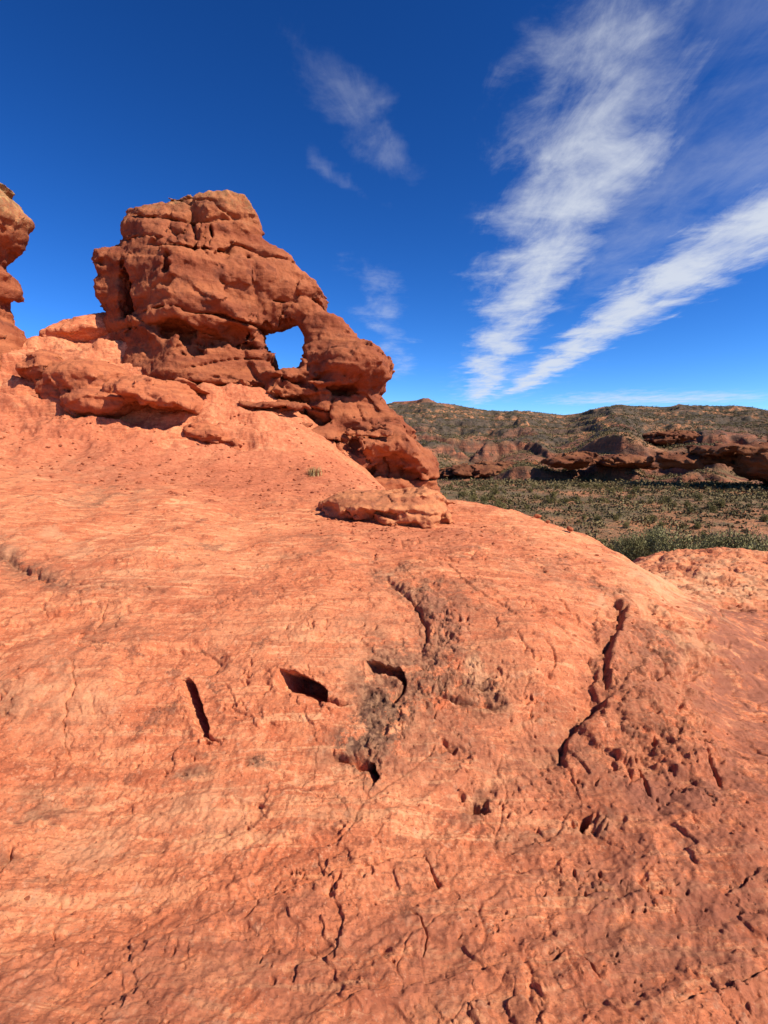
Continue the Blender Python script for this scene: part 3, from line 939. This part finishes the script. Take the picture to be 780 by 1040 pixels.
G = 'rocks lying on the slope below the arch'
B_ = hit(385, 531)[1]
boulder('boulder', 'flat pale orange boulder lying on the slickrock below the right foot of the arch', 390, 515, B_,
        [(388, 515, 50, 15, B_ + .5, .5), (426, 514, 26, 15, B_ + .45, .42), (356, 514, 24, 13, B_ + .5, .42), (404, 526, 46, 11, B_ + .3, .4)],
        [(330, 519, 14, 12, B_ - .02, .42), (360, 533, 26, 6, B_ - .05, .25), (440, 532, 20, 6, B_ - .05, .25)], 0.018,
        [(1.8, .035, 2, False), (4.5, .022, 3, False), (10, .010, 2, False)], (.04, .10, .25, (0, 0), .1), M_tan, G, 21)
boulder('boulder', 'lobed rounded orange rock on the left slope below the saddle', 85, 395, 11.2,
        [(48, 377, 22, 15, 11.7, .6), (96, 388, 36, 20, 11.4, .8), (106, 412, 34, 13, 11.0, .7), (70, 400, 22, 14, 11.3, .6)],
        [(75, 396, 12, 4, 10.75, .3), (128, 400, 8, 6, 10.6, .4)], 0.028,
        [(1.0, .08, 2, False), (2.6, .05, 3, False), (6, .02, 2, True)], (.03, .3, .7, (.1, 0), .15), M_rock, G, 22, .06, 3)
boulder('rock_ledge', 'red ledge with a deep dark undercut right of the lobed rock', 165, 410, 11.4,
        [(156, 401, 36, 16, 11.45, 1.1), (182, 416, 24, 16, 11.35, 1.0), (140, 400, 22, 14, 11.6, .9)],
        [(164, 427, 34, 16, 10.85, 1.5), (150, 417, 22, 9, 10.9, 1.4)], 0.028,
        [(1.0, .08, 2, False), (2.6, .05, 3, False), (6, .02, 2, True)], (.03, .3, .7, (.15, 0), .15), M_rock, G, 23)
boulder('rock_ledge', 'small tilted slab at the lower end of the undercut ledge', 218, 448, 10.9,
        [(210, 443, 24, 10, 11.1, .6), (230, 456, 14, 9, 10.95, .45)],
        [(208, 457, 24, 9, 10.6, .6)], 0.022,
        [(1.6, .07, 2, False), (4, .04, 3, False)], (.04, .12, .3, (.3, 0), .1), M_rock, G, 24)

boulder('boulder', 'smooth rounded orange mound in the saddle at the left foot of the arch', 84, 340, 14.2,
        [(92, 341, 26, 14, 14.2, .9), (112, 336, 18, 16, 14.3, .8), (66, 346, 20, 10, 14.1, .8)], [], 0.035,
        [(1.0, .05, 2, False), (3, .03, 3, False)], None, M_slick, G, 26, .3, 2)

# few stones along the crest on the right
for px, py, r_, lab in ((544, 527, .05, 'small broken stone on the crest, left one of three in a row'), (556, 531, .032, 'tiny stone in the middle of three on the crest'), (577, 541, .042, 'pale stone on the crest, lowest of three in a row')):
    p = ground_pt(px, py + 3)
    o = build_rock('stone', M_rock, p - 0.16, p + 0.16, 0.012, ell(p + np.array([0, 0, .03]), (r_ * 1.3, r_, r_ * .75)), [(6, .03, 2, False), (14, .012, 2, False)], None, (), p, 0.2, int(px))
    tag(o, lab, 'stone', 'small stones on the crest')


# ---- loose gravel on the red slope
def ico():
    import bmesh
    bm = bmesh.new(); bmesh.ops.create_icosphere(bm, subdivisions=1, radius=1)
    v = np.array([q_.co[:] for q_ in bm.verts]); f = np.array([[a.index for a in q_.verts] for q_ in bm.faces]); bm.free()
    return v, f


iv, iff = ico()
GV, GQ = [], []
npb = 2600
cand_i = rng.integers(0, nr, npb * 14); cand_j = rng.integers(0, nc, npb * 14)
w_ = red[cand_i, cand_j] * 1.0 + 0.03 * (RR[cand_i, cand_j] > 2)
ok = rng.random(len(cand_i)) < w_
ok &= (RR[cand_i, cand_j] < 12.5) & (RR[cand_i, cand_j] > 2.0)
cand_i, cand_j = cand_i[ok][:npb], cand_j[ok][:npb]
for i, j in zip(cand_i, cand_j):
    r_ = (0.006 + 0.02 * rng.random() ** 3) * np.clip(RR[i, j] / 8, .35, 1.2)
    v = iv * (1 + 0.35 * rng.normal(size=iv.shape)) * r_ * np.array([1.2, 1.0, .7])
    GQ.append(iff + len(iv) * len(GV)); GV.append(v + Pg[i, j] + NN[i, j] * r_ * .3)
gr = mesh_np('gravel', np.concatenate(GV), np.concatenate(GQ), M_rock, smooth=False)
tag(gr, 'fine loose red gravel strewn over the slope below the arch', 'gravel', kind='stuff')

# ------------------------------------------------------------------ valley and far hills
ridge_px = np.array([-400, -100, 200, 330, 400, 430, 470, 500, 540, 600, 640, 670, 690, 712, 735, 780, 850, 1000, 1400])
ridge_py = np.array([452, 450, 445, 425, 404, 401, 408, 412, 416, 415, 412, 407, 404, 407, 410, 408, 404, 410, 430])
rd_ang = []
ridge_th = []
for a, b in zip(ridge_px, ridge_py):
    d = ray(a, b); ridge_th.append(math.atan2(d[0], d[1])); rd_ang.append(d[2] / math.hypot(d[0], d[1]))
ridge_th = np.array(ridge_th); rd_ang = np.array(rd_ang)
RDG = 620.0


def valley(th, r):
    """height, hill mask, rock mask"""
    x, y = r * np.sin(th), r * np.cos(th)
    z0 = np.zeros_like(x)
    fl = -8.3 + 0.9 * fbm(x, y, z0, 1 / 40., 4, 31) - 1.0 * sstep(40, 200, r) + 0.25 * fbm(x, y, z0, 1 / 6., 3, 32)
    rz = np.interp(th, ridge_th, rd_ang) * RDG
    # two broken cliff bands and scrubby slopes between
    n1 = fbm(x, y, z0, 1 / 70., 5, 33); n2 = fbm(x, y, z0, 1 / 60., 5, 34)
    c1 = 185 + 55 * n1 + 20 * perlin(x / 17, y / 17)
    c2 = 262 + 75 * n2 + 24 * perlin(x / 19 + 5, y / 19)
    w1 = 5 + 14 * np.clip(0.5 + 1.2 * perlin(x / 60 + 3, y / 60), 0, 1)
    b1 = sstep(0, 1, (r - c1) / w1); b2 = sstep(0, 1, (r - c2) / (w1 + 2))
    h1 = np.clip(3.0 + 8 * perlin(th * 9, z0 + 2), .5, 8); h2 = np.clip(5.5 + 7 * perlin(th * 8 + 9, z0 + 5), 1, 10)
    sl = np.clip((r - 200) / (RDG - 200), 0, 1)
    rest = rz - (fl + 13.0)
    z = fl + h1 * b1 + h2 * b2 + rest * sl ** 1.25
    gul = fbm(x, y, z0, 1 / 55., 5, 36)
    z = z + (5.0 * gul + 1.2 * fbm(x, y, z0, 1 / 9., 3, 37)) * sstep(0.0, 0.25, sl) * sstep(1.0, .93, sl)
    # cap ledges near the ridge
    tq = z / 9.0 + 0.35 * perlin(x / 60, y / 60)
    fz = tq - np.floor(tq)
    z = z + 2.6 * (sstep(0.35, 0.65, fz) - fz) * sstep(0.15, 0.4, sl) * 1.4
    # behind the ridge the plateau falls gently
    z = z - np.clip(r - RDG, 0, None) * 0.10
    rock = np.clip(4 * b1 * (1 - b1), 0, 1) + np.clip(4 * b2 * (1 - b2), 0, 1)
    rock = np.maximum(np.clip(rock, 0, 1), 0.9 * sstep(0.75, 0.95, 4 * np.clip(fz - .3, 0, .4) * (1 - np.clip(fz - .3, 0, .4)) * 1.04 - .0) * 0)
    rock = np.maximum(rock, 0.75 * sstep(0.08, 0.30, perlin(x / 38, y / 38, z0 + 8)) * sstep(150, 180, r) * sstep(420, 300, r))
    cap = sstep(0.90, 0.96, sl) * sstep(-.405 + .5, .102, np.interp(th, ridge_th, rd_ang)) * 1.0
    return z + EYE, sstep(0.02, 0.2, sl), np.maximum(rock, cap)


vth = np.radians(np.concatenate([np.linspace(-180, -12, 110)[:-1], np.linspace(-12, 48, 720)[:-1], np.linspace(48, 180, 80)]))
vr = np.concatenate([np.geomspace(13, 150, 160)[:-1], np.geomspace(150, 340, 330)[:-1], np.geomspace(340, 660, 160)[:-1], np.geomspace(660, 9000, 40)])
VT, VR = np.meshgrid(vth, vr)
VZ, VH, VK = valley(VT, VR)
VV = np.stack([VR * np.sin(VT), VR * np.cos(VT), np.maximum(VZ, -260)], -1)
n1_, n2_ = VT.shape
vi = np.arange(n1_ * n2_, dtype=np.int32).reshape(n1_, n2_)
vq = np.stack([vi[:-1, :-1], vi[:-1, 1:], vi[1:, 1:], vi[1:, :-1]], -1).reshape(-1, 4)[:, ::-1]
terr = mesh_np('hills', VV.reshape(-1, 3), vq, M_valley, attrs={'hill': VH, 'rock': VK})
tag(terr, 'red sandy valley floor rising to scrub covered desert hills', kind='structure')


def vpt(px, r):
    d = ray(px, 460); th = np.array([math.atan2(d[0], d[1])])
    z = valley(th, np.array([float(r)]))[0][0]
    return np.array([r * math.sin(th[0]), r * math.cos(th[0]), z])


# ---- rock bluffs across the valley
def bluff(label, px, py, r, rx, rz, rym, seed, extra=(), cuts=()):
    s = r / F
    py += 3
    c = at(px, py, r * math.cos(math.atan2(px - 390, F)))
    items = [(c, (rx * s, rym, rz * s))]
    for dx, dz, ax, az, dy, ay in extra:
        items.append((c + np.array([dx * s, dy, -dz * s]), (ax * s, ay, az * s)))
    cs = [ell(c + np.array([dx * s, dy, -dz * s]), (ax * s, ay, az * s)) for dx, dz, ax, az, dy, ay in cuts]
    P = np.array([i_[0] for i_ in items]); S = np.array([i_[1] for i_ in items])
    lo = (P - S).min(0) - 3; hi = (P + S).max(0) + 3
    es = [ell(*i_) for i_ in items]

    def f(x, y, z):
        d = es[0](x, y, z)
        for e in es[1:]: d = smin(d, e(x, y, z), 2.0)
        for q_ in cs: d = smax(d, -q_(x, y, z), 0.5)
        return d
    base = (lo + hi) / 2; base[2] = lo[2] + 3
    o = build_rock('bluff', M_far, lo, hi, 0.32, f, [(.06, 1.0, 2, False), (.18, .6, 4, False)], bed=(.4, 1.4, 3.6, (.02, 0), 1.2), blk=((1.2, 8, 3.0), (.8, 3.2, 1.5)), smooth=1, fine=(), origin=base, band=5.0, seed=seed)
    tag(o, label, 'rock', 'red rock bluffs across the valley')


bluff('large red bluff with a black shadowed hollow at the right edge of the photo', 780, 465, 165, 22, 14, 9, 41,
      extra=[(-32, -7, 22, 5, 8, 7), (-54, 2, 14, 5, 9, 6), (34, 4, 40, 18, 4, 9)], cuts=[(-44, 8, 26, 16, -4, 9), (-66, 14, 14, 7, -1, 7)])
bluff('low red bluff with a dark cave at its left end, across the valley', 630, 466, 190, 20, 5, 7, 42,
      extra=[(-44, -2, 22, 6, 3, 7)], cuts=[(-48, 4, 20, 6, -7, 6)])
bluff('broad pale red bluff nearest the arch on the far valley side', 496, 476, 195, 34, 5, 7, 43, extra=[(-36, 3, 24, 4, 2, 6), (30, -5, 22, 4, 14, 6)])
bluff('small red bluff high up between the two cave bluffs', 676, 443, 260, 14, 4, 7, 44, extra=[(16, -3, 12, 3, 3, 6)], cuts=[(0, 4, 14, 3, -5, 4)])


# ------------------------------------------------------------------ vegetation
def leaf_cloud(g, n, rad, hgt, leaf, lobes):
    """many small leaf quads spread through a low lumpy crown"""
    cs = []
    for _ in range(lobes):
        a = g.random() * 6.28; q_ = math.sqrt(g.random()) * 0.62
        cs.append((math.cos(a) * q_ * rad, math.sin(a) * q_ * rad, hgt * (0.30 + 0.38 * g.random()), (0.30 + 0.28 * g.random())))
    V, Q = [], []
    for i in range(n):
        c = cs[g.integers(0, lobes)]
        u = g.normal(size=3); u /= np.linalg.norm(u)
        rr = g.random() ** 0.4
        p = np.array([c[0] + u[0] * rr * c[3] * rad, c[1] + u[1] * rr * c[3] * rad, max(0.03, c[2] + u[2] * rr * c[3] * hgt)])
        d = u + np.array([0, 0, .25]) + .9 * g.normal(size=3); d /= np.linalg.norm(d)
        s = np.cross(d, g.normal(size=3)); s /= np.linalg.norm(s)
        L = leaf * (0.6 + 0.8 * g.random())
        V += [p - s * L * .28, p + s * L * .28, p + d * L + s * L * .12, p + d * L - s * L * .12]
        Q.append([4 * i, 4 * i + 1, 4 * i + 2, 4 * i + 3])
    return np.array(V), np.array(Q)


def twigs(g, n, rad, hgt):
    V, Q = [], []
    for _ in range(n):
        a = g.random() * 6.28; q_ = rad * (0.25 + .5 * g.random())
        p0 = np.array([0.05 * math.cos(a), .05 * math.sin(a), -0.15]); p1 = np.array([q_ * math.cos(a), q_ * math.sin(a), hgt * (.45 + .4 * g.random())])
        d = (p1 - p0) / np.linalg.norm(p1 - p0)
        s = np.cross(d, [0.3, 0.1, 1]); s /= np.linalg.norm(s); t = np.cross(d, s)
        b = len(V)
        for p, w in ((p0, .035), ((p0 + p1) / 2 + g.normal(size=3) * .05, .022), (p1, .008)):
            for k_ in range(3):
                an = 2.094 * k_
                V.append(p + (s * math.cos(an) + t * math.sin(an)) * w)
        for l in (0, 1):
            for k_ in range(3):
                k2 = (k_ + 1) % 3
                Q.append([b + 3 * l + k_, b + 3 * l + k2, b + 3 * l + 3 + k2, b + 3 * l + 3 + k_])
    return np.array(V), np.array(Q)


def make_shrub(seed, mat, n, rad, hgt, leaf, lobes):
    g = np.random.default_rng(seed)
    root = bpy.data.objects.new('desert_shrub', None); root.empty_display_size = .3; COL.objects.link(root)
    V, Q = leaf_cloud(g, n, rad, hgt, leaf, lobes)
    o = mesh_np('foliage', V, Q, mat, smooth=False); o.parent = root
    V, Q = twigs(g, 14, rad, hgt)
    o = mesh_np('stem', V, Q, M_twig, smooth=False); o.parent = root
    return root


def dup(root):
    r = root.copy(); COL.objects.link(r)
    for ch in root.children:
        c = ch.copy(); COL.objects.link(c); c.parent = r
    return r


big = [make_shrub(100 + k, M_sage, 7000, 1.5, 1.75, .075, 11) for k in range(2)]
used = set()


def put(proto, loc, s, rz, label, group, sz=1.0):
    r = proto if id(proto) not in used else dup(proto)
    used.add(id(proto))
    r.location = [float(c) for c in loc]; r.scale = (s, s, s * sz); r.rotation_euler = (0, 0, rz)
    return tag(r, label, 'shrub', group)


GB = 'large sage green shrubs behind the rock shelf'
for k, (px, r_, s, lab) in enumerate([
        (641, 40, 1.05, 'sage green shrub behind the left end of the rock shelf'),
        (672, 46, .8, 'small sage shrub set back, second from the left behind the shelf'),
        (703, 39, 1.1, 'wide sage shrub right behind the middle of the shelf'),
        (732, 44, .8, 'low sage shrub just right of the wide one'),
        (755, 40, 1.15, 'tallest sage shrub, second from the right edge'),
        (786, 39, 1.05, 'sage green shrub cut off by the right edge of the photo')]):
    put(big[k % 2], vpt(px, r_), s * (1.0 + .14 * (k % 3)), k * 1.3, lab, GB, 1.62 - .14 * (k % 3))

small = [make_shrub(200 + k, M_dark, 900, .8, .85, .10, 6) for k in range(4)]
GS = 'dark shrubs dotted over the valley floor'
placed = []
tries = 0
while len(placed) < 215 and tries < 9000:
    tries += 1
    px = 455 + 360 * rng.random(); r_ = 36 + 120 * rng.random() ** 1.25
    # bare sandy wash
    pyv = 460 + 8.6 / r_ * F
    if 520 < pyv < 534 and px > 660 and rng.random() < .85: continue
    p = vpt(px, r_)
    if perlin(np.array([p[0] / 14]), np.array([p[1] / 14]))[0] < -0.05: continue
    if any((p[0] - a) ** 2 + (p[1] - b) ** 2 < 1.4 for a, b in placed): continue
    placed.append((p[0], p[1]))
    put(small[len(placed) % 4], p, .45 + .95 * rng.random() ** 1.5, 6.28 * rng.random(), 'dark green desert shrub on the valley floor beyond the slickrock', GS, .8 + .5 * rng.random())

# the far scrub: nobody could count it
SV, SQ = [], []
N_ = 24000
px_ = 380 + 460 * rng.random(N_ * 3); r_ = np.where(rng.random(N_ * 3) < .20, 38 + 170 * rng.random(N_ * 3) ** 1.4, 150 + 500 * rng.random(N_ * 3) ** 0.9)
th_ = np.arctan2(px_ - 390, F)
z_, hm, rk = valley(th_, r_)
keep = (rng.random(len(z_)) > rk * 0.9) & (r_ < 640) & (perlin(r_ * np.sin(th_) / 25, r_ * np.cos(th_) / 25) > -0.25 - .3 * rng.random(len(z_)))
th_, r_, z_ = th_[keep][:N_], r_[keep][:N_], z_[keep][:N_]
for a, b, z in zip(th_, r_, z_):
    c = np.array([b * math.sin(a), b * math.cos(a), z - .05])
    s = (.55 + .8 * rng.random() ** 2) * (1.0 if b > 150 else .42 + .4 * (b - 38) / 112)
    k = 14
    u = rng.normal(size=(k, 3)); u[:, 2] = np.abs(u[:, 2]) * .8
    pp = c + u * s * np.array([.55, .55, .5])
    d = rng.normal(size=(k, 3)); d[:, 2] += .2; d /= np.linalg.norm(d, axis=1, keepdims=True)
    e = np.cross(d, rng.normal(size=(k, 3))); e /= np.linalg.norm(e, axis=1, keepdims=True)
    L = s * .40
    q4 = np.stack([pp - e * L * .5, pp + e * L * .5, pp + e * L * .3 + d * L, pp - e * L * .3 + d * L], 1).reshape(-1, 3)
    base = 4 * k * len(SV)
    SV.append(q4); SQ.append(base + np.arange(4 * k).reshape(k, 4))
scr = mesh_np('scrub', np.concatenate(SV), np.concatenate(SQ), M_scrub, smooth=False)
tag(scr, 'low grey green desert scrub speckling the valley and the far hillsides', 'scrub', kind='stuff')


def tuft(label, p, n, hh, seed, grp=None):
    g = np.random.default_rng(seed)
    V, Q = [], []
    for i in range(n):
        a = g.random() * 6.28; lean = .15 + .7 * g.random(); L = hh * (.6 + .5 * g.random())
        b = np.array([.06 * g.normal(), .06 * g.normal(), -.02]); dr = np.array([math.cos(a) * lean, math.sin(a) * lean, 1.0])
        s = np.array([-math.sin(a), math.cos(a), 0]) * .006
        m1 = b + dr * L * .5; t1 = b + dr * L * np.array([1.25, 1.25, .9])
        k = len(V)
        V += [b - s, b + s, m1 + s * .8, m1 - s * .8, t1 + s * .2, t1 - s * .2]
        Q += [[k, k + 1, k + 2, k + 3], [k + 3, k + 2, k + 4, k + 5]]
    o = mesh_np('grass_tuft', np.array(V) + p, np.array(Q), M_straw, smooth=False, origin=p)
    tag(o, label, 'grass tuft', grp)


tuft('dry straw coloured grass tuft on the slope above the flat boulder', ground_pt(319, 484), 130, .20, 5)

# ------------------------------------------------------------------ light and sky
SUN_AZ, SUN_EL = R(118), R(43)      # clockwise from the view direction (+Y), height
sd = Vector((math.sin(SUN_AZ) * math.cos(SUN_EL), math.cos(SUN_AZ) * math.cos(SUN_EL), math.sin(SUN_EL)))
L = bpy.data.lights.new('sun', 'SUN'); L.energy = 5.0; L.angle = R(0.53); L.color = (1.0, 0.93, 0.82)
so_ = bpy.data.objects.new('sun', L); so_.rotation_euler = sd.to_track_quat('Z', 'Y').to_euler(); so_.location = sd * 60
COL.objects.link(so_)

wd = bpy.data.worlds.new('World'); sc.world = wd; wd.use_nodes = True


class WN(NT):
    def __init__(s, w):
        s.t = w.node_tree


w = WN(wd)
bg = wd.node_tree.nodes['Background']
sky = w.n('ShaderNodeTexSky', sky_type='NISHITA')
sky.sun_disc = False
sky.sun_elevation = SUN_EL
sky.sun_rotation = SUN_AZ
sky.altitude = 2500; sky.air_density = 1.0; sky.dust_density = 0.45; sky.ozone_density = 4.0
hs = w.n('ShaderNodeHueSaturation'); hs.inputs['Hue'].default_value = 0.502; hs.inputs['Saturation'].default_value = 1.24; hs.inputs['Value'].default_value = 1.15
gm = w.n('ShaderNodeGamma'); gm.inputs['Gamma'].default_value = 1.4
w.put(hs.inputs['Color'], sky.outputs[0]); w.put(gm.inputs['Color'], hs.outputs[0])
D = w.n('ShaderNodeTexCoord').outputs['Generated']
sx = w.n('ShaderNodeSeparateXYZ'); w.put(sx.inputs[0], D)
zc = w.math('MAXIMUM', sx.outputs[2], 0.02)
u_ = w.math('DIVIDE', sx.outputs[0], zc); v_ = w.math('DIVIDE', sx.outputs[1], zc)
cv = w.n('ShaderNodeCombineXYZ'); w.put(cv.inputs[0], u_); w.put(cv.inputs[1], v_)
UV = cv.outputs[0]
wob = w.math('MULTIPLY', w.math('SUBTRACT', w.noise(UV, 0.9, 6, .62), .5), 0.62)
n_soft = w.noise(UV, 2.4, 9, .62, .35)
n_fib = w.noise(w.mapping(UV, (2.6, 1.0, 1), (0, 0, R(-20))), 2.2, 8, .66, .5)
tex = w.math('ADD', w.math('MULTIPLY', n_soft, .55), w.math('MULTIPLY', n_fib, .45))
tex = w.math('MULTIPLY_ADD', w.math('SUBTRACT', tex, .5), 1.7, .5)


def streak(a, b, wid, v0, v1, f0, f1, lo, hi, amt):
    """cloud street along u = a + b v between v0 and v1 on the cloud deck"""
    d = w.math('ABSOLUTE', w.math('SUBTRACT', w.math('ADD', u_, wob), w.math('MULTIPLY_ADD', v_, b, a)))
    d = w.rng(d, 0.0, wid, 1.0, 0.0)
    e = w.math('MULTIPLY', w.rng(v_, v0, v0 + f0), w.rng(v_, v1, v1 - f1))
    d = w.math('MULTIPLY', d, e)
    q_ = w.math('ADD', w.math('MULTIPLY', d, .62), w.math('MULTIPLY', tex, 1.0))
    return w.math('MULTIPLY', w.math('MULTIPLY', w.rng(q_, lo, hi), w.rng(d, 0, .25)), amt)


cl = [streak(.42, .130, .47, .7, 13, 1.5, 4.0, .58, 1.34, .86),
      streak(1.54, .062, .48, 1.1, 11, 1.3, 3.0, .58, 1.22, .88),
      streak(.90, .12, .95, .5, 5, .5, 2.5, .72, 1.7, .32),
      streak(-.87, .48, .24, 1.1, 2.5, .6, .8, .76, 1.6, .36),
      streak(-1.13, .48, .15, 1.6, 2.6, .4, .5, .80, 1.7, .34),
      streak(-.36, .085, .42, 2.2, 10, 1.2, 4, .84, 1.7, .50),
      streak(1.0, .09, 1.6, 4.5, 14, 2, 5, .76, 1.7, .48)]
d_ = w.rng(w.math('ABSOLUTE', w.math('ADD', w.math('SUBTRACT', v_, 10.0), w.math('MULTIPLY', wob, 2.5))), 0, 2.2, 1, 0)
d_ = w.math('MULTIPLY', d_, w.math('MULTIPLY', w.rng(u_, 2.0, 4.2), w.rng(u_, 9, 5.5)))
cl.append(w.math('MULTIPLY', w.rng(w.math('ADD', w.math('MULTIPLY', d_, .6), tex), .62, 1.4), w.math('MULTIPLY', w.rng(d_, 0, .3), .7)))
tot = cl[0]
for q_ in cl[1:]: tot = w.math('MAXIMUM', tot, q_)
mixc = w.mix(tot, gm.outputs[0], (9.6, 10.2, 11.2))
w.put(bg.inputs['Color'], mixc)
bg.inputs['Strength'].default_value = 0.05

vs = sc.view_settings
vs.view_transform = 'Standard'; vs.look = 'None'; vs.exposure = 0.62; vs.gamma = 1.0; vs.use_curve_mapping = False
sc.render.engine = 'CYCLES'
sc.cycles.max_bounces = 5
sc.cycles.diffuse_bounces = 3
sc.cycles.use_denoising = True
